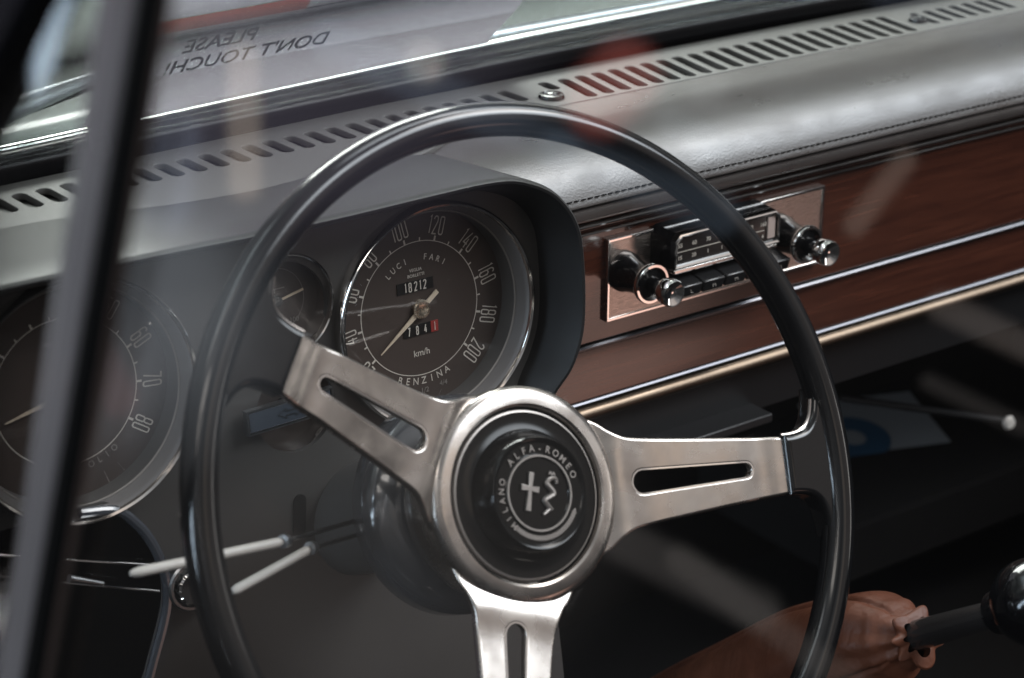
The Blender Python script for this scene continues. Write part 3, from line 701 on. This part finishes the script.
# ------------------------------------------------------------------ passenger side
LF = tag(empty('leaflet', (.680, .275, -.362), (R(8), 0, R(-20))), 'white leaflet with blue circle print lying in the passenger footwell', 'leaflet')
MB().box(-.062, .05, -.055, .045, 0, .002).build('paper', mat('leaflet_paper', (.15, .16, .17), .6), LF)
MB().lathe([(.012, .0025), (.034, .0025)], 40, c=(-.035, -.018, 0)).build('blue_print', mat('blue_ink', (.010, .045, .09), .5), LF)
SH = MB().box(.52, .90, .15, .36, -.42, -.366).build('parcel_shelf', CARPET, bevel=.004)
tag(SH, 'black parcel shelf under the fascia with a leaflet on it', 'shelf')
DR = tag(empty('passenger_door', (.93, -.2, -.4)), 'black trimmed passenger door beyond the footwell', 'car door')
MB().box(0, .03, -.45, .55, -.1, .35).build('door_card', SATINB, DR, bevel=.004)
WH = tag(empty('window_handle', (.612, .0735, -.2650)), 'small bright round knob on a thin arm beyond the wheel, at the right', 'handle')
MB().lathe([(0, -.003), (.0045, -.0025), (.0060, 0), (.0045, .003), (0, .0035)], 24, ax='y').build('handle_knob', WHITEP, WH)
MB().tube([(0, .004, 0), (-.10, .09, .015)], .003, 10).build('handle_arm', SATINB, WH)

# ------------------------------------------------------------------ windscreen
WS = tag(empty('windscreen'), 'windscreen with chrome trim line and fat black rubber seal', 'windscreen')
base = [(-.60, .1180, .089), (-.40, .1330, .0895), (-.1827, .1450, .090), (-.0811, .1555, .090), (.0534, .1680, .090), (.1673, .1775, .090), (.2903, .1835, .090), (.42, .1850, .0905), (.60, .178, .091), (XR, .150, .092)]
bs = spline(base, 6)
MB().tube(bs, .0021, 10).build('chrome_trim', CHROME, WS)
MB().tube([(p[0] - .002, p[1] - .0115, p[2] - .0055) for p in bs], .0011, 8).build('chrome_trim', CHROME, WS)
MB().tube([(p[0], p[1] - .0045, p[2] - .0085) for p in bs], .0085, 16).build('rubber_seal', RUBBER, WS)
s2 = spline([(-.60, .115, .079), (-.40, .1305, .079), (-.1827, .1400, .079), (.0534, .1525, .079), (.1673, .1565, .080), (.2903, .1600, .080), (.42, .1600, .080), (.60, .1520, .081), (XR, .135, .081)], 6)
MB().tube(s2, .0098, 18).build('rubber_seal', RUBBER, WS)
a40 = R(40); U = Vector((0, -math.sin(a40), math.cos(a40)))
gl = MB(); vs = []
for p in bs:
    q = Vector(p) + Vector((0, .002, -.004)); vs += [q, q + U * .5]
k = len(bs); gl.add(vs, [(2 * i, 2 * i + 2, 2 * i + 3, 2 * i + 1) for i in range(k - 1)])
g_ = gl.build('pane', GLASSG, WS); sd_ = g_.modifiers.new('thickness', 'SOLIDIFY'); sd_.thickness = .004

# the notice on the outside of the glass, seen from behind
GP = Vector((0, .175, .095))
SG = empty('paper_sign', (0, .1725, .088)); tag(SG, 'printed notice on the windscreen seen from behind, mirrored letters and a red band', 'sign')
# frame of the sign: x along +X, y up the glass, z outwards; it sits just beyond the glass and leans with it
SG.rotation_euler = (math.pi / 2 + a40, 0, R(4.5))
paper = bpy.data.materials.new('notice_paper'); paper.use_nodes = True; pn = paper.node_tree
pb = pn.nodes['Principled BSDF']; pb.inputs['Base Color'].default_value = (.42, .40, .46, 1); pb.inputs['Roughness'].default_value = .8
tl = pn.nodes.new('ShaderNodeBsdfTranslucent'); tl.inputs[0].default_value = (.72, .68, .78, 1)
ms_ = pn.nodes.new('ShaderNodeMixShader'); ms_.inputs[0].default_value = .6
pn.links.new(pb.outputs[0], ms_.inputs[1]); pn.links.new(tl.outputs[0], ms_.inputs[2]); pn.links.new(ms_.outputs[0], pn.nodes['Material Output'].inputs[0])
SIGN_UNDER = paper.copy(); SIGN_UNDER.name = 'notice_lower_strip'  # darker copy of the paper, for the strip below the sheet
for q_ in SIGN_UNDER.node_tree.nodes:
    if q_.type == 'BSDF_TRANSLUCENT': q_.inputs[0].default_value = (.50, .46, .52, 1)
    if q_.type == 'BSDF_PRINCIPLED': q_.inputs['Base Color'].default_value = (.24, .22, .26, 1); q_.inputs['Roughness'].default_value = .35
def sgn(x_, y_): return (x_, y_)
link('sheet', flat([[(-.125, .0400), (.1872, .0305), (.196, .16), (-.125, .16)], [(-.1245, .0816), (-.0016, .0806), (-.0016, .0924), (-.1245, .0934)]], 0, 0, 'sheet'), paper, SG)
link('lower_strip', place(flat([[(-.125, -.012), (.1758, -.0110), (.1870, .0303), (-.125, .0398)]], 0, 0, 'lower_strip'), Matrix.Translation((0, 0, 0))), SIGN_UNDER, SG)
PRT = mat('notice_ink', (.035, .033, .042), .8, spec=.1)
mirror = Matrix.Diagonal((-1, 1, 1, 1))
def sign_text(tx, s_, x_, y_, rot_, m__, nm, sx=1.0):
    link(nm, place(text_mesh(tx, s_, .0002, sx=sx, bold=.0001), Matrix.Translation((x_, y_, .0009)) @ Matrix.Rotation(rot_, 4, 'Z') @ mirror), m__, SG)
sign_text('PLEASE', .0172, -.0545, .0640, R(0), PRT, 'lettering', .93)
sign_text("DON'T TOUCH!", .0172, -.0285, .0452, R(0), PRT, 'lettering', .93)
RB = paper.copy(); RB.name = 'notice_red'
for q_ in RB.node_tree.nodes:
    if q_.type == 'BSDF_TRANSLUCENT': q_.inputs[0].default_value = (.62, .16, .12, 1)
    if q_.type == 'BSDF_PRINCIPLED': q_.inputs['Base Color'].default_value = (.42, .10, .08, 1)
link('sheet_edge_line', flat([[(-.002, .0805), (.15, .0800), (.15, .0808), (-.002, .0813)]], .0002), PRT, SG, loc=(0, 0, .0009))
link('red_band', flat([[(-.125, .0815), (-.0015, .0805), (-.0015, .0925), (-.125, .0935)]], 0), RB, SG, loc=(0, 0, .0007))

# bonnet and wipers beyond the glass
bn = MB(); vs = []; nx_, ny_ = 40, 24
for i in range(nx_ + 1):
    for j in range(ny_ + 1):
        X_ = -.75 + 1.75 * i / nx_; Y_ = .262 + 1.15 * j / ny_
        Z_ = .050 - .12 * (j / ny_) ** 2 + .010 * math.exp(-((X_ - .1) / .18) ** 2) - .10 * max(0, abs(X_ - .1) - .6) ** 2
        vs.append((X_, Y_, Z_))
fs = [(i * (ny_ + 1) + j, (i + 1) * (ny_ + 1) + j, (i + 1) * (ny_ + 1) + j + 1, i * (ny_ + 1) + j + 1) for i in range(nx_) for j in range(ny_)]
bo_ = bn.add(vs, fs).build('bonnet', GREENP); so = bo_.modifiers.new('thickness', 'SOLIDIFY'); so.thickness = .004
tag(bo_, 'grey green car bonnet seen through the windscreen', 'bonnet')
cw = MB().sweep([(.186, .072), (.20, .066), (.235, .050), (.258, .044)], [-.75, 1.0]).build('cowl_panel', GREENP); tag(cw, 'grey green cowl panel between the bonnet and windscreen', 'cowl panel')
cw.modifiers.new('thickness', 'SOLIDIFY').thickness = .003
WIPM = mat('wiper_metal', (.42, .45, .48), .3, metal=.8)
def wiper(label, a, b_, r=.0035):
    o = tag(empty('wiper', a), label, 'wiper', 'windscreen wipers')
    a = Vector(a); b_ = Vector(b_) - a
    MB().tube([(0, 0, 0), b_ * .5, b_], [r * 1.5, r * 1.1, r * .6], 12, sy=.5).build('wiper_arm', WIPM, o)
    MB().tube([(0, .002, -.006), b_ + Vector((0, .002, -.006))], .0022, 8).build('wiper_blade', RUBBER, o)
wiper('bright chrome wiper arm at the far left, behind the window bar', (-.175, .2050, .0885), (-.072, .2480, .0915), .0060)
wiper('chrome wiper arm lying along the glass right of the notice', (.195, .215, .084), (.46, .226, .082), .0028)

# ------------------------------------------------------------------ side windows of the driver's door, in the plane x = -0.42
XG = -.42
SWN = tag(empty('door_window'), 'clear driver door window glass that the camera looks through', 'window')
dg_ = [(-1.25, -.02), (-.5335 + (.3416 + .02) * .473 - .0105, -.02), (-.5335 + (.3416 - .62) * .473 - .0105, .62), (-1.25, .62)]
MB().add([(XG + dx, y_, z_) for dx in (-.0019, .0019) for (y_, z_) in dg_], [(0, 1, 2, 3), (4, 5, 6, 7), (0, 1, 5, 4), (1, 2, 6, 5), (2, 3, 7, 6), (3, 0, 4, 7)]).build('glass_pane', GLASS, SWN)
VW = tag(empty('quarter_window'), 'quarter window with chrome and black rubber divider bar, blurred in front', 'window')
def barline(z): return -.431 - (.3416 - z) * -.473 * 0 + 0   # kept simple: see pts below
def ypt(z, off): return -.5335 + (.3416 - z) * .473 + off
def slanted(y_off0, y_off1, x0, x1, z0=-.05, z1=.60):
    return MB().add([(x0, ypt(z0, y_off0), z0), (x0, ypt(z0, y_off1), z0), (x1, ypt(z0, y_off1), z0), (x1, ypt(z0, y_off0), z0),
                     (x0, ypt(z1, y_off0), z1), (x0, ypt(z1, y_off1), z1), (x1, ypt(z1, y_off1), z1), (x1, ypt(z1, y_off0), z1)],
                    [(0, 1, 2, 3), (4, 5, 6, 7), (0, 1, 5, 4), (1, 2, 6, 5), (2, 3, 7, 6), (3, 0, 4, 7)])
slanted(-.0150, -.0052, XG - .0045, XG - .0020).build('rubber_strip', mat('matt_rubber', (.003, .003, .003), .7, spec=.08), VW, bevel=.0008)
def bead(off, r_, dx, nm, m_):
    MB().tube([(XG + dx, ypt(-.05, off), -.05), (XG + dx, ypt(.60, off), .60)], r_, 20).build(nm, m_, VW)
FRM = mat('worn_chrome', (.55, .51, .525), .2, metal=.68, rvary=(22, (1, 1, .35), .14), bump=(14, .2, .002))
bead(-.0020, .0034, -.0020, 'chrome_frame', FRM); bead(.0050, .0042, -.0015, 'chrome_frame', FRM); bead(.0112, .0024, -.0010, 'chrome_frame', CHROME)
slanted(-.0176, -.0152, XG - .0030, XG - .0020).build('inner_frame', mat('brown_channel', (.05, .035, .030), .4), VW, bevel=.0004)
qg = MB().add([(XG, ypt(-.05, .018), -.05), (XG, ypt(.60, .018), .60), (XG, -.20, .20), (XG, -.10, -.05)], [(0, 1, 2, 3)]).build('glass_pane', GLASS, VW)
qg.modifiers.new('thickness', 'SOLIDIFY').thickness = .004
# front frame of the quarter window along the windscreen pillar
d_ = Vector((0, -.0411, .0356)).normalized(); p0 = Vector((XG, -.4515, .298)); nrm = Vector((0, d_.z, -d_.y)).normalized()
fr = MB(); q0 = p0 - d_ * .45; q1 = p0 + d_ * .35
vs = []
for q in (q0, q1):
    for (o1, o2) in ((0, -.008), (0, .008), (.045, .008), (.045, -.008)):
        vs.append(q + nrm * o1 + Vector((o2, 0, 0)))
fr.add(vs, [(0, 1, 2, 3), (4, 5, 6, 7), (0, 1, 5, 4), (1, 2, 6, 5), (2, 3, 7, 6), (3, 0, 4, 7)])
fr.build('pillar_frame', RUBBER, VW, bevel=.003)
